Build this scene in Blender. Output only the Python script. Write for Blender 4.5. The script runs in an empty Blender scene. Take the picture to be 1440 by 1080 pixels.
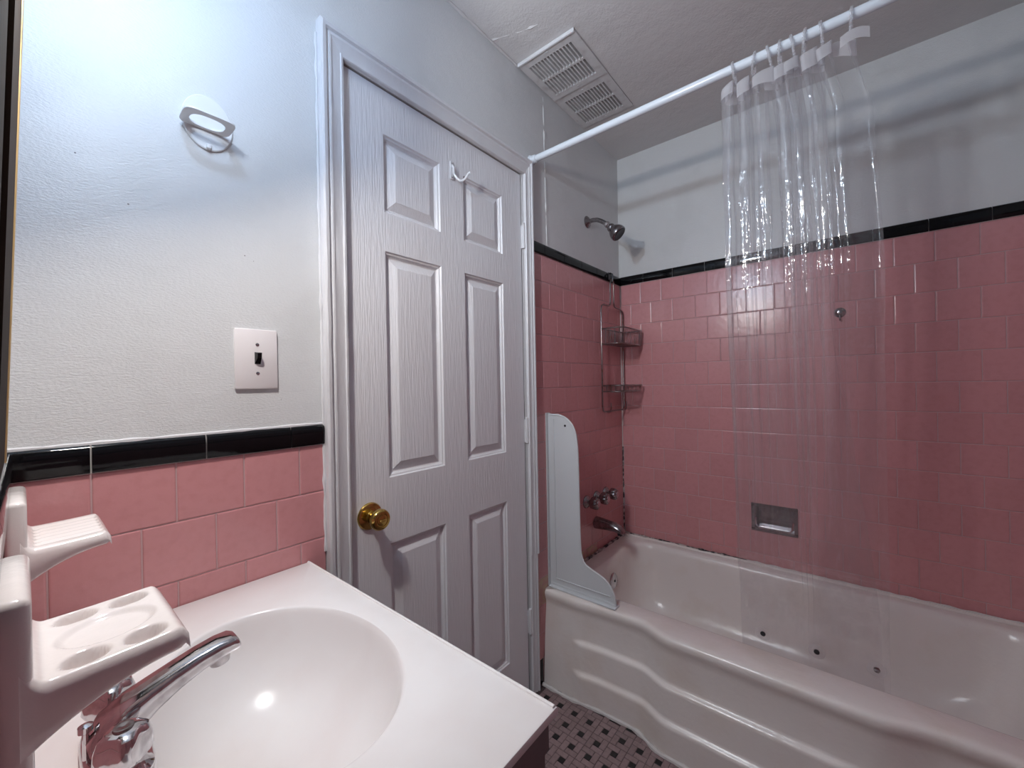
import bpy, bmesh, math, random
from mathutils import Vector, Matrix, Quaternion, noise
random.seed(7)
sc = bpy.context.scene
C = sc.collection
PI = math.pi

# ------------------------------------------------------------------ camera
# world: x to the right along the door wall, y = 0 door wall (room at y < 0), z up, metres
YAW, PITCH, ROLL, FPX = 0.8809, -0.0010, -0.0182, 569.4
CAM = Vector((0.0159, -0.9577, 1.209))
cd = bpy.data.cameras.new('camera'); cam = bpy.data.objects.new('camera', cd); C.objects.link(cam)
F = Vector((math.sin(YAW)*math.cos(PITCH), math.cos(YAW)*math.cos(PITCH), math.sin(PITCH)))
R = Vector((math.cos(YAW), -math.sin(YAW), 0)); U = R.cross(F)
R2 = R*math.cos(ROLL)+U*math.sin(ROLL); U2 = -R*math.sin(ROLL)+U*math.cos(ROLL)
cam.matrix_world = Matrix(((R2.x, U2.x, -F.x, CAM.x), (R2.y, U2.y, -F.y, CAM.y), (R2.z, U2.z, -F.z, CAM.z), (0, 0, 0, 1)))
cd.sensor_fit = 'HORIZONTAL'; cd.sensor_width = 36; cd.lens = FPX/1440*36
cd.clip_start = 0.003; cd.clip_end = 30
sc.camera = cam
# ------------------------------------------------------------------ light, exposure
w = bpy.data.worlds.new('world'); sc.world = w; w.use_nodes = True
w.node_tree.nodes['Background'].inputs[0].default_value = (0.5, 0.55, 0.65, 1)
w.node_tree.nodes['Background'].inputs[1].default_value = 0.05
vs = sc.view_settings
vs.view_transform = 'Standard'; vs.look = 'None'; vs.gamma = 1.0; vs.use_curve_mapping = False
vs.exposure = 0.0
try: sc.cycles.transparent_max_bounces = 32
except Exception: pass
WARM_BULB = ((1.0, 0.945, 0.875), 680.0)     # lower bulb of the vanity light
COOL_BULB = ((0.66, 0.83, 1.0), 700.0)     # upper bulb

DIMMER_TINT = (0.37, 0.41, 0.46)                  # per surface, panels added beside the bulbs to dim their light on walls

# ------------------------------------------------------------------ materials
def nt(name):
    m = bpy.data.materials.new(name); m.use_nodes = True
    t = m.node_tree; return m, t, t.nodes['Principled BSDF']
def mat(name, col, rough=0.4, metal=0.0, bump=None, tint=0.0, blotch=None, coat=0.0, spec=None):
    """bump: list of (scale, distance, (sx,sy,sz)); tint: per-object value jitter; blotch: (scale, colour, lo, hi)"""
    m, t, p = nt(name)
    N, L = t.nodes, t.links
    p.inputs['Roughness'].default_value = rough; p.inputs['Metallic'].default_value = metal
    p.inputs['Base Color'].default_value = (*col, 1)
    if coat: p.inputs['Coat Weight'].default_value = coat; p.inputs['Coat Roughness'].default_value = 0.06
    if spec is not None: p.inputs['Specular IOR Level'].default_value = spec
    geo = N.new('ShaderNodeNewGeometry')
    last = None
    if blotch:
        tn = N.new('ShaderNodeTexNoise'); tn.inputs['Scale'].default_value = blotch[0]; tn.inputs['Detail'].default_value = 6
        L.new(geo.outputs['Position'], tn.inputs['Vector'])
        mr = N.new('ShaderNodeMapRange'); mr.inputs[1].default_value = blotch[2]; mr.inputs[2].default_value = blotch[3]
        L.new(tn.outputs['Fac'], mr.inputs[0])
        mx = N.new('ShaderNodeMixRGB'); mx.inputs[1].default_value = (*col, 1); mx.inputs[2].default_value = (*blotch[1], 1)
        L.new(mr.outputs[0], mx.inputs[0]); last = mx.outputs[0]
    if tint:
        oi = N.new('ShaderNodeObjectInfo')
        mr = N.new('ShaderNodeMapRange'); mr.inputs[3].default_value = 1-tint; mr.inputs[4].default_value = 1+tint
        L.new(oi.outputs['Random'], mr.inputs[0])
        hs = N.new('ShaderNodeHueSaturation')
        if last: L.new(last, hs.inputs['Color'])
        else: hs.inputs['Color'].default_value = (*col, 1)
        L.new(mr.outputs[0], hs.inputs['Value']); last = hs.outputs[0]
    if last: L.new(last, p.inputs['Base Color'])
    prev = None
    for sc_, dist, st in (bump or []):
        mp = N.new('ShaderNodeMapping'); mp.inputs['Scale'].default_value = st
        L.new(geo.outputs['Position'], mp.inputs['Vector'])
        tn = N.new('ShaderNodeTexNoise'); tn.inputs['Scale'].default_value = sc_; tn.inputs['Detail'].default_value = 4
        L.new(mp.outputs[0], tn.inputs['Vector'])
        b = N.new('ShaderNodeBump'); b.inputs['Distance'].default_value = dist; b.inputs['Strength'].default_value = 1.0
        L.new(tn.outputs['Fac'], b.inputs['Height'])
        if prev: L.new(prev, b.inputs['Normal'])
        prev = b.outputs[0]
    if prev: L.new(prev, p.inputs['Normal'])
    return m
def emit(name, col, s):
    m = bpy.data.materials.new(name); m.use_nodes = True; t = m.node_tree; t.nodes.clear()
    e = t.nodes.new('ShaderNodeEmission'); o = t.nodes.new('ShaderNodeOutputMaterial')
    e.inputs[0].default_value = (*col, 1); e.inputs[1].default_value = s
    t.links.new(e.outputs[0], o.inputs[0]); return m
def clear_vinyl(name, milk, base=0.05, bumpd=0.004, rough=0.10):
    m = bpy.data.materials.new(name); m.use_nodes = True; t = m.node_tree; N, L = t.nodes, t.links; N.clear()
    o = N.new('ShaderNodeOutputMaterial')
    tr = N.new('ShaderNodeBsdfTransparent'); tr.inputs[0].default_value = (0.97, 0.97, 0.975, 1)
    gl = N.new('ShaderNodeBsdfGlossy'); gl.inputs[0].default_value = (1, 1, 1, 1); gl.inputs['Roughness'].default_value = rough
    lw = N.new('ShaderNodeLayerWeight'); lw.inputs[0].default_value = 0.5
    pw = N.new('ShaderNodeMath'); pw.operation = 'POWER'; pw.inputs[1].default_value = 4.0
    L.new(lw.outputs['Facing'], pw.inputs[0])
    mr = N.new('ShaderNodeMapRange'); mr.inputs[3].default_value = base; mr.inputs[4].default_value = 0.42
    L.new(pw.outputs[0], mr.inputs[0])
    m1 = N.new('ShaderNodeMixShader'); L.new(mr.outputs[0], m1.inputs[0]); L.new(tr.outputs[0], m1.inputs[1]); L.new(gl.outputs[0], m1.inputs[2])
    df = N.new('ShaderNodeBsdfDiffuse'); df.inputs[0].default_value = (0.8, 0.78, 0.8, 1)
    tl = N.new('ShaderNodeBsdfTranslucent'); tl.inputs[0].default_value = (0.8, 0.78, 0.8, 1)
    m0 = N.new('ShaderNodeMixShader'); m0.inputs[0].default_value = 0.5; L.new(df.outputs[0], m0.inputs[1]); L.new(tl.outputs[0], m0.inputs[2])
    m2 = N.new('ShaderNodeMixShader'); m2.inputs[0].default_value = milk; L.new(m1.outputs[0], m2.inputs[1]); L.new(m0.outputs[0], m2.inputs[2])
    L.new(m2.outputs[0], o.inputs[0])
    if bumpd:
        geo = N.new('ShaderNodeNewGeometry')
        prev = None
        for st, s_, d_ in (((1, 1, 0.25), 55, bumpd), ((0.5, 0.5, 4.5), 4.0, bumpd*2.2)):
            mp = N.new('ShaderNodeMapping'); mp.inputs['Scale'].default_value = st; L.new(geo.outputs['Position'], mp.inputs[0])
            tn = N.new('ShaderNodeTexNoise'); tn.inputs['Scale'].default_value = s_; tn.inputs['Detail'].default_value = 3; L.new(mp.outputs[0], tn.inputs[0])
            b = N.new('ShaderNodeBump'); b.inputs['Distance'].default_value = d_; L.new(tn.outputs['Fac'], b.inputs['Height'])
            if prev: L.new(prev, b.inputs['Normal'])
            prev = b.outputs[0]
        L.new(prev, gl.inputs['Normal'])
    return m

M = {}
M['paint'] = mat('wall_paint', (0.66, 0.66, 0.665), 0.36, bump=[(170, 0.0011, (1, 1, 2.2)), (16, 0.0016, (1, 1, 1.4))], blotch=(5, (0.60, 0.60, 0.60), 0.5, 0.75))
M['ceil'] = mat('ceiling_paint', (0.60, 0.575, 0.575), 0.45, bump=[(150, 0.0012, (1, 1, 1)), (9, 0.006, (1, 1, 1))])
M['pink'] = mat('pink_glaze', (0.60, 0.275, 0.285), 0.22, tint=0.035, bump=[(45, 0.0006, (1, 1, 1))], blotch=(60, (0.57, 0.255, 0.265), 0.45, 0.7))
M['tan'] = mat('bare_tan_patch', (0.50, 0.36, 0.25), 0.6, tint=0.1, blotch=(40, (0.50, 0.25, 0.24), 0.4, 0.6))
M['grout'] = mat('grout', (0.52, 0.34, 0.345), 0.8, bump=[(300, 0.0005, (1, 1, 1))])
M['black'] = mat('black_glaze', (0.004, 0.004, 0.005), 0.09, bump=[(30, 0.0004, (1, 1, 1))], spec=0.28)
M['white_caulk'] = mat('white_caulk', (0.66, 0.62, 0.60), 0.5, bump=[(90, 0.003, (1, 1, 1))])
M['mildew'] = mat('mildewed_caulk', (0.50, 0.42, 0.40), 0.6, blotch=(38, (0.03, 0.028, 0.03), 0.42, 0.56), bump=[(120, 0.002, (1, 1, 1))])
M['door'] = mat('door_paint', (0.77, 0.76, 0.785), 0.38, bump=[(26, 0.0016, (9, 9, 0.55))])
M['trim'] = mat('trim_paint', (0.66, 0.65, 0.67), 0.28, bump=[(60, 0.0018, (1, 1, 0.35))])
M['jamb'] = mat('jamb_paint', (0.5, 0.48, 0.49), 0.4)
M['enamel'] = mat('tub_enamel', (0.80, 0.73, 0.695), 0.24, bump=[(35, 0.0012, (1, 1, 1))], blotch=(7, (0.75, 0.66, 0.60), 0.5, 0.75))
M['marble'] = mat('cultured_marble', (0.80, 0.765, 0.76), 0.22, blotch=(10, (0.77, 0.72, 0.71), 0.45, 0.75))
M['ceramic'] = mat('white_ceramic', (0.74, 0.665, 0.645), 0.13, bump=[(60, 0.0005, (1, 1, 1))])
M['white_plastic'] = mat('white_plastic', (0.74, 0.74, 0.745), 0.3)
M['guard'] = mat('guard_plastic', (0.62, 0.63, 0.645), 0.35)
M['plate'] = mat('switch_plastic', (0.75, 0.70, 0.705), 0.35)
M['rod'] = mat('rod_white', (0.68, 0.72, 0.78), 0.25)
M['chrome'] = mat('chrome', (0.62, 0.60, 0.61), 0.10, 1.0, blotch=(60, (0.40, 0.38, 0.39), 0.5, 0.7))
M['dull_chrome'] = mat('dull_chrome', (0.34, 0.32, 0.33), 0.24, 1.0, blotch=(70, (0.2, 0.18, 0.18), 0.45, 0.7))
M['dark_metal'] = mat('dark_metal', (0.05, 0.05, 0.055), 0.3, 0.8)
M['wire'] = mat('wire_steel', (0.30, 0.27, 0.27), 0.28, 1.0, blotch=(40, (0.22, 0.13, 0.10), 0.5, 0.7))
M['brass'] = mat('brass', (0.62, 0.43, 0.13), 0.16, 1.0, blotch=(60, (0.35, 0.22, 0.06), 0.5, 0.7))
M['gilt'] = mat('gilt_lip', (0.60, 0.42, 0.20), 0.35, 0.7)
M['lip'] = mat('frame_outer_edge', (0.42, 0.30, 0.24), 0.4)
M['wood'] = mat('dark_wood', (0.022, 0.013, 0.009), 0.75, bump=[(20, 0.001, (6, 6, 0.6))], spec=0.12)
M['mirror'] = mat('mirror_glass', (0.85, 0.86, 0.86), 0.02, 1.0)
M['cab'] = mat('cabinet_paint', (0.19, 0.165, 0.172), 0.45)
M['vent'] = mat('vent_metal', (0.58, 0.565, 0.57), 0.4, blotch=(30, (0.45, 0.42, 0.42), 0.5, 0.75))
M['void'] = mat('duct_dark', (0.03, 0.028, 0.03), 0.8)
M['dot'] = mat('black_mosaic', (0.008, 0.007, 0.008), 0.3)
M['mosaic'] = mat('mauve_mosaic', (0.27, 0.185, 0.185), 0.4, tint=0.12, blotch=(90, (0.22, 0.15, 0.15), 0.45, 0.7))
M['fgrout'] = mat('floor_grout', (0.055, 0.035, 0.035), 0.8)
M['vinyl'] = clear_vinyl('clear_vinyl', 0.075, 0.06)
M['band'] = clear_vinyl('frosted_vinyl', 0.60, 0.05, 0.002, 0.3)
M['ring'] = clear_vinyl('clear_ring_plastic', 0.30, 0.22, 0.0, 0.12)
M['warm'] = emit('warm_bulb_glow', *WARM_BULB)
def tinted(name, col):
    m = bpy.data.materials.new(name); m.use_nodes = True; t = m.node_tree; N, L = t.nodes, t.links; N.clear()
    o = N.new('ShaderNodeOutputMaterial'); a = N.new('ShaderNodeBsdfTransparent'); a.inputs[0].default_value = (*col, 1)
    g = N.new('ShaderNodeBsdfGlossy'); g.inputs['Roughness'].default_value = 0.05
    x = N.new('ShaderNodeMixShader'); x.inputs[0].default_value = 0.05
    L.new(a.outputs[0], x.inputs[1]); L.new(g.outputs[0], x.inputs[2]); L.new(x.outputs[0], o.inputs[0]); return m
M['dimmer'] = tinted('added_dimmer_tint', DIMMER_TINT)
M['cool'] = emit('cool_bulb_glow', *COOL_BULB)

# ------------------------------------------------------------------ mesh helpers
class B:
    def __init__(s): s.v = []; s.f = []
    def add(s, vs_, fs_):
        o = len(s.v); s.v += [tuple(a) for a in vs_]; s.f += [tuple(i+o for i in f) for f in fs_]; return s
    def box(s, x0, x1, y0, y1, z0, z1, bev=0, seg=1):
        x0, x1 = min(x0, x1), max(x0, x1); y0, y1 = min(y0, y1), max(y0, y1); z0, z1 = min(z0, z1), max(z0, z1)
        vs_ = [(x, y, z) for x in (x0, x1) for y in (y0, y1) for z in (z0, z1)]
        fs_ = [(0, 1, 3, 2), (4, 6, 7, 5), (0, 4, 5, 1), (2, 3, 7, 6), (0, 2, 6, 4), (1, 5, 7, 3)]
        if not bev: return s.add(vs_, fs_)
        bm = bmesh.new(); V = [bm.verts.new(q) for q in vs_]
        for f in fs_: bm.faces.new([V[i] for i in f])
        bmesh.ops.bevel(bm, geom=bm.edges[:], offset=bev, segments=seg, affect='EDGES', profile=0.5)
        bm.verts.index_update()
        s.add([q.co[:] for q in bm.verts], [[q.index for q in f.verts] for f in bm.faces]); bm.free(); return s
    def tube(s, pts, r, n=10, caps=True, closed=False):
        pts = [Vector(q) for q in pts]; k = len(pts); rr = r if isinstance(r, (list, tuple)) else [r]*k
        vs_ = []; up = None
        for i, q in enumerate(pts):
            if closed: d = (pts[(i+1) % k]-pts[i-1])
            else: d = pts[min(i+1, k-1)]-pts[max(i-1, 0)]
            d.normalize()
            if up is None:
                up = Vector((0, 0, 1)) if abs(d.z) < 0.9 else Vector((1, 0, 0))
            up = (up-d*up.dot(d)).normalized(); sd = d.cross(up)
            for j in range(n):
                a = 2*PI*j/n; vs_.append(q+(up*math.cos(a)+sd*math.sin(a))*rr[i])
        fs_ = []
        for i in range(k if closed else k-1):
            i2 = (i+1) % k
            for j in range(n): fs_.append((i*n+j, i*n+(j+1) % n, i2*n+(j+1) % n, i2*n+j))
        if caps and not closed: fs_ += [tuple(range(n))[::-1], tuple((k-1)*n+j for j in range(n))]
        return s.add(vs_, fs_)
    def lathe(s, prof, org, axis, n=24, cap=True):
        q = Vector(axis).normalized().to_track_quat('Z', 'Y'); org = Vector(org); vs_ = []; fs_ = []
        for r, h in prof:
            for j in range(n):
                a = 2*PI*j/n; vs_.append(org+q @ Vector((r*math.cos(a), r*math.sin(a), h)))
        for i in range(len(prof)-1):
            for j in range(n): fs_.append((i*n+j, i*n+(j+1) % n, (i+1)*n+(j+1) % n, (i+1)*n+j))
        if cap: fs_ += [tuple(range(n))[::-1], tuple((len(prof)-1)*n+j for j in range(n))]
        return s.add(vs_, fs_)
    def prism(s, out, plane, a, b):
        """outline in two axes, extruded along the third between a and b; plane 'yz','xz','xy'"""
        def P(p, q, c): return {'yz': (c, p, q), 'xz': (p, c, q), 'xy': (p, q, c)}[plane]
        n = len(out); vs_ = [P(p, q, a) for p, q in out]+[P(p, q, b) for p, q in out]
        fs_ = [tuple(range(n)), tuple(range(2*n-1, n-1, -1))]+[(i, i+n, (i+1) % n+n, (i+1) % n) for i in range(n)]
        return s.add(vs_, fs_)
    def grid(s, fn, nu, nv, wrap=False):
        vs_ = [fn(i/(nu if wrap else nu-1), j/(nv-1)) for i in range(nu) for j in range(nv)]
        fs_ = []
        for i in range(nu if wrap else nu-1):
            i2 = (i+1) % nu
            for j in range(nv-1): fs_.append((i*nv+j, i2*nv+j, i2*nv+j+1, i*nv+j+1))
        return s.add(vs_, fs_)
    def loops(s, LL, cap_end=True, cap_start=False):
        n = len(LL[0]); vs_ = [p for l in LL for p in l]; fs_ = []
        for i in range(len(LL)-1):
            for j in range(n): fs_.append((i*n+j, i*n+(j+1) % n, (i+1)*n+(j+1) % n, (i+1)*n+j))
        if cap_end: fs_.append(tuple((len(LL)-1)*n+j for j in range(n)))
        if cap_start: fs_.append(tuple(range(n))[::-1])
        return s.add(vs_, fs_)
    def build(s, name, m, parent=None, smooth=0.6, fixn=True, mod=None):
        off = Vector((0, 0, 0)); p = parent
        while p: off += p.location; p = p.parent
        me = bpy.data.meshes.new(name); me.from_pydata([(a[0]-off.x, a[1]-off.y, a[2]-off.z) for a in s.v], [], s.f)
        if fixn:
            bm = bmesh.new(); bm.from_mesh(me); bmesh.ops.recalc_face_normals(bm, faces=bm.faces[:]); bm.to_mesh(me); bm.free()
        if smooth:
            me.shade_smooth(); me.set_sharp_from_angle(angle=smooth)
        me.materials.append(M[m] if isinstance(m, str) else m)
        o = bpy.data.objects.new(name, me); C.objects.link(o); o.parent = parent
        if mod:
            sm = o.modifiers.new('s', 'SUBSURF'); sm.levels = mod; sm.render_levels = mod
        return o
def thing(name, label, cat, loc, group=None):
    o = bpy.data.objects.new(name, None); o.empty_display_size = 0.03; C.objects.link(o); o.location = loc
    o['label'] = label; o['category'] = cat
    if group: o['group'] = group
    bpy.context.view_layer.update(); return o
def struct(o, label=None):
    o['kind'] = 'structure'
    if label: o['label'] = label
    return o
def stuff(o): o['kind'] = 'stuff'; return o
def lerp(a, b, t): return a+(b-a)*t
def curve(keys, x):
    """smoothstep interpolation through (x, value) keys"""
    if x <= keys[0][0]: return keys[0][1]
    for (a, va), (b, vb) in zip(keys, keys[1:]):
        if x <= b:
            t = (x-a)/(b-a); t = t*t*(3-2*t); return va+(vb-va)*t
    return keys[-1][1]

# ------------------------------------------------------------------ room shell
W, YF, H = 2.128, -1.525, 2.435            # tub wall tile face, wall behind the camera, ceiling
P_ = 0.1095                                 # tile pitch
ZS, ZW = 1.735, 1.074                       # underside of black cap: tub surround, wainscot
floor = struct(B().box(-0.1, 2.25, YF-0.1, 0.12, -0.08, -0.0015).build('floor', 'fgrout', smooth=0), 'mauve and black mosaic floor of small pinwheel tiles')
ceiling = B()
for a in ((-0.1, 2.25, YF-0.1, -0.228, H, H+0.1), (-0.1, 1.272, -0.228, 0.12, H, H+0.1), (1.728, 2.25, -0.228, 0.12, H, H+0.1), (1.272, 1.728, -0.02, 0.12, H, H+0.1)): ceiling.box(*a)
ceiling = struct(ceiling.build('ceiling', 'ceil', smooth=0), 'grey white painted ceiling above the tub')
DX0, DX1, DZ = 0.535, 1.272, 2.030          # door opening
wb = B().box(-0.1, DX0, 0.006, 0.12, 0, H).box(DX1, 2.25, 0.006, 0.12, 0, H).box(DX0, DX1, 0.006, 0.12, DZ, H)
wall_back = struct(wb.build('wall_back', 'paint', smooth=0), 'painted wall around the white panel door')
wall_left = struct(B().box(-0.1, -0.006, YF-0.1, 0.12, 0, H).build('wall_left', 'paint', smooth=0), 'painted wall behind the vanity')
HY0, HY1, HZ0, HZ1 = -0.784, -0.624, 0.532, 0.642   # niche of the recessed chrome soap holder
wr = B().box(W+0.006, 2.25, YF-0.1, HY0, 0, H).box(W+0.006, 2.25, HY1, 0.12, 0, H).box(W+0.006, 2.25, HY0, HY1, 0, HZ0).box(W+0.006, 2.25, HY0, HY1, HZ1, H)
wall_right = struct(wr.build('wall_right', 'paint', smooth=0), 'long wall behind the bathtub')
wall_front = struct(B().box(-0.1, 2.25, YF-0.1, YF-0.006, 0, H).build('wall_front', 'paint', smooth=0), 'painted wall at the far tub end')

# ------------------------------------------------------------------ wall tiles
def tile_mesh(name, w_, h_, m, bev=0.0016, th=0.006, bull=False):
    """front face towards -y, centred; bull: rounded top edge (cap tile)"""
    b = B(); x, z = w_/2, h_/2
    if bull:
        pr = [(th, -z), (-0.004, -z), (-0.005, -z+0.002), (-0.006, z*0.35), (-0.0045, z*0.72), (-0.001, z*0.93), (0.003, z), (th, z)]
        out = []
        LL = [[(xx, yy, zz) for yy, zz in pr] for xx in (-x, x)]
        b.loops([LL[0], LL[1]], True, True)
    else:
        LL = [[(-x, th, -z), (x, th, -z), (x, th, z), (-x, th, z)], [(-x, bev, -z), (x, bev, -z), (x, bev, z), (-x, bev, z)],
              [(-x+bev*.5, bev*.25, -z+bev*.5), (x-bev*.5, bev*.25, -z+bev*.5), (x-bev*.5, bev*.25, z-bev*.5), (-x+bev*.5, bev*.25, z-bev*.5)],
              [(-x+bev*1.6, 0, -z+bev*1.6), (x-bev*1.6, 0, -z+bev*1.6), (x-bev*1.6, 0, z-bev*1.6), (-x+bev*1.6, 0, z-bev*1.6)]]
        b.loops(LL, True, False)
    return b
_cache = {}
def place_tile(wall, side, u, z, w_, h_, m, name, bull=False, collect=None):
    """u: horizontal centre (x on the door wall, y on the side walls)"""
    if w_ < 0.006 or h_ < 0.006: return
    key = (round(w_, 4), round(h_, 4), m, bull)
    rz = {'back': 0, 'right': -PI/2, 'left': PI/2, 'front': PI}[side]
    loc = {'back': (u, 0, z), 'right': (W, u, z), 'left': (0, u, z), 'front': (u, YF, z)}[side]
    if collect is not None:
        b = tile_mesh('x', w_, h_, m, bull=bull); c, s_ = math.cos(rz), math.sin(rz)
        collect.add([(v[0]*c-v[1]*s_+loc[0], v[0]*s_+v[1]*c+loc[1], v[2]+loc[2]) for v in b.v], b.f); return
    if key not in _cache:
        o = tile_mesh('tile', w_, h_, m, bull=bull).build(name, m, wall, smooth=(0.9 if bull else 0.15)); _cache[key] = o.data
    else:
        o = bpy.data.objects.new(name, _cache[key]); C.objects.link(o); o.parent = wall
    j = 0.0022 if not bull else 0.002
    o.location = (loc[0], loc[1], loc[2])
    o.rotation_euler = (random.uniform(-j, j), 0, rz+random.uniform(-j, j))
G = 0.0022
def cut(r, hole):
    """rect (u0,u1,z0,z1) minus hole"""
    u0, u1, z0, z1 = r; a, b, c, d = hole
    if u1 <= a or u0 >= b or z1 <= c or z0 >= d: return [r]
    out = []
    if u0 < a: out.append((u0, a, z0, z1))
    if u1 > b: out.append((b, u1, z0, z1))
    m0, m1 = max(u0, a), min(u1, b)
    if z0 < c: out.append((m0, m1, z0, c))
    if z1 > d: out.append((m0, m1, d, z1))
    return out
def tile_field(wall, side, u0, u1, ztop, zbot, j0, j1, capj, capw, collect_below=None, tan=None, hole=None, capz=0.048, coll=None):
    """running bond rows from ztop down; j0/j1: a joint position on odd/even rows"""
    r = 0; z = ztop
    while z > zbot+0.004:
        zb = max(z-P_, zbot); jj = j0 if r % 2 == 0 else j1
        k = math.floor((u0-jj)/P_)
        while jj+k*P_ < u1-1e-4:
            a = max(jj+k*P_, u0); b = min(jj+(k+1)*P_, u1); k += 1
            if b-a < 0.008: continue
            for q in (cut((a, b, zb, z), hole) if hole else [(a, b, zb, z)]):
                m = 'pink'
                if tan and tan(q): m = 'tan'
                col = coll if coll is not None else (collect_below[1] if collect_below and z < collect_below[0] else None)
                place_tile(wall, side, (q[0]+q[1])/2, (q[2]+q[3])/2, q[1]-q[0]-G, q[3]-q[2]-G, m, 'tile', collect=col)
        z = zb; r += 1
    k = math.floor((u0-capj)/capw)
    while capj+k*capw < u1-1e-4:
        a = max(capj+k*capw, u0); b = min(capj+(k+1)*capw, u1); k += 1
        if b-a < 0.01: continue
        place_tile(wall, side, (a+b)/2, ztop+capz/2+0.0005, b-a-G, capz-0.001, 'black', 'cap_tile', bull=True, collect=(coll_black if coll is not None else None))
CX0 = 0.472                                  # outer edge of the left casing
CX1 = 1.307                                  # outer edge of the right casing
# grout beds
def grout(name, a, parent, m='grout'): return B().box(*a).build(name, m, parent, smooth=0)
grout('grout_bed', (0, CX0, 0.0015, 0.0062, 0, ZW), wall_back); grout('grout_bed', (CX1, W, 0.0015, 0.0062, 0, ZS), wall_back)
grout('cap_grout', (0, CX0, 0.0005, 0.0062, ZW, ZW+0.0465), wall_back, 'white_caulk'); grout('cap_grout', (CX1, W, 0.0005, 0.0062, ZS, ZS+0.0445), wall_back, 'white_caulk')
grout('grout_bed', (-0.0062, -0.0015, YF, 0, 0, ZW), wall_left); grout('cap_grout', (-0.0062, -0.0005, YF, 0, ZW, ZW+0.0465), wall_left, 'white_caulk')
b = B()
for a in ((YF, HY0, 0, ZS), (HY1, 0, 0, ZS), (HY0, HY1, 0, HZ0), (HY0, HY1, HZ1, ZS)): b.box(W+0.0015, W+0.0062, *a)
b.build('grout_bed', 'grout', wall_right, smooth=0)
grout('cap_grout', (W+0.0005, W+0.0062, YF, 0, ZS, ZS+0.0445), wall_right, 'white_caulk')
grout('grout_bed', (0, W, YF-0.0062, YF-0.0015, 0, ZS), wall_front)
low = B(); coll_black = B()
# wainscot left of the door
tile_field(wall_back, 'back', 0.0, CX0, ZW, 0.10, 0.087, 0.087+0.55*P_, 0.087, 0.155, collect_below=(0.70, low))
if low.v: stuff(low.build('tile_rows', 'pink', wall_back, smooth=0.9))
# tub end of the door wall
tan = lambda q: (q[3] < 0.43 and 1.50 < (q[0]+q[1])/2 < 1.80) or (1.33 < (q[0]+q[1])/2 < 1.45 and 0.36 < q[3] < 0.46 and q[2] > 0.3)
tile_field(wall_back, 'back', CX1, W-0.001, ZS, 0.10, 1.380, 1.433, 1.398, 0.1515, tan=tan)
place_tile(wall_back, 'back', (CX1+1.345)/2, 0.05, 1.345-CX1-G, 0.098, 'black', 'base_tile')
# tub wall
tile_field(wall_right, 'right', YF, -0.002, ZS, 0.36, -0.1166, -0.0625, -0.437, 0.152, hole=(HY0, HY1, HZ0, HZ1))
# vanity wall: rows above the vanity top one by one, lower rows and the part behind the camera joined
low = B()
tile_field(wall_left, 'left', -0.72, -0.001, ZW, 0.0, -0.05, -0.105, -0.02, 0.152, collect_below=(0.80, low))
tile_field(wall_left, 'left', YF, -0.72, ZW, 0.0, -0.05, -0.105, -0.02, 0.152, coll=low)
stuff(low.build('tile_rows', 'pink', wall_left, smooth=0.9))
if coll_black.v: stuff(coll_black.build('cap_row', 'black', wall_left, smooth=0.9))
low = B(); coll_black = B()
tile_field(wall_front, 'front', 0.0, W, ZW, 0.0, 0.05, 0.105, 0.05, 0.152, coll=low)
tile_field(wall_front, 'front', 1.34, W, ZS, ZW+0.05, 0.05, 0.105, 0.05, 0.152, coll=low)
stuff(low.build('tile_rows', 'pink', wall_front, smooth=0.9)); stuff(coll_black.build('cap_row', 'black', wall_front, smooth=0.9))

# lumpy caulk beads in the corners
def bead(name, m, pts, r, parent, amp=0.5, seed=0):
    P2 = []; RR = []
    for (p, q) in zip(pts, pts[1:]):
        p, q = Vector(p), Vector(q); n = max(2, int((q-p).length/0.012))
        for i in range(n):
            t = i/n; P2.append(p.lerp(q, t)); RR.append(r*(1+amp*noise.noise(Vector((len(P2)*0.37, seed, 0)))*1.6))
    P2.append(Vector(pts[-1])); RR.append(r)
    return B().tube(P2, [max(0.0006, x) for x in RR], 6).build(name, m, parent)
bead('corner_caulk', 'mildew', [(W-0.001, -0.001, 0.375), (W-0.001, -0.001, 0.85)], 0.0045, wall_back, seed=1)
bead('corner_caulk', 'white_caulk', [(W, 0, 0.85), (W, 0, ZS+0.05)], 0.0026, wall_back, 0.3, 2)
bead('cap_caulk', 'trim', [(0, 0.003, ZW+0.0485), (CX0, 0.003, ZW+0.0485)], 0.0034, wall_back, 0.6, 3)
bead('casing_caulk', 'trim', [(CX0-0.001, 0.0, 0.82), (CX0-0.001, 0.002, 2.05)], 0.0035, wall_back, 0.7, 4)
# lumpy plaster seam above the tub tiles, beside the casing
bead('plaster_seam', 'paint', [(1.435, 0.0135, ZS+0.05), (1.43, 0.013, 2.05), (1.425, 0.0135, H-0.03)], 0.0105, wall_back, 0.35, 9)
bead('ceiling_seam', 'ceil', [(0.2, 0.004, H-0.002), (1.25, 0.004, H-0.002)], 0.005, ceiling, 0.8, 6)
bead('ceiling_crack', 'ceil', [(1.10, -0.002, H+0.0028), (1.14, -0.10, H+0.0028), (1.155, -0.16, H+0.0036)], 0.0042, ceiling, 0.8, 5)

# old nail holes in the paint
for x, z, r in ((0.0765, 1.598, 0.0022), (0.139, 1.535, 0.0024), (0.316, 1.486, 0.0020), (0.332, 1.478, 0.0012), (0.303, 1.190, 0.0011), (0.381, 1.183, 0.0014)):
    r *= 0.65
    B().lathe([(r, 0), (r*0.8, 0.0003), (r*0.1, 0.0004)], (x, 0.0061, z), (0, -1, 0), 8).build('nail_hole', 'cab', wall_back)

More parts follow.
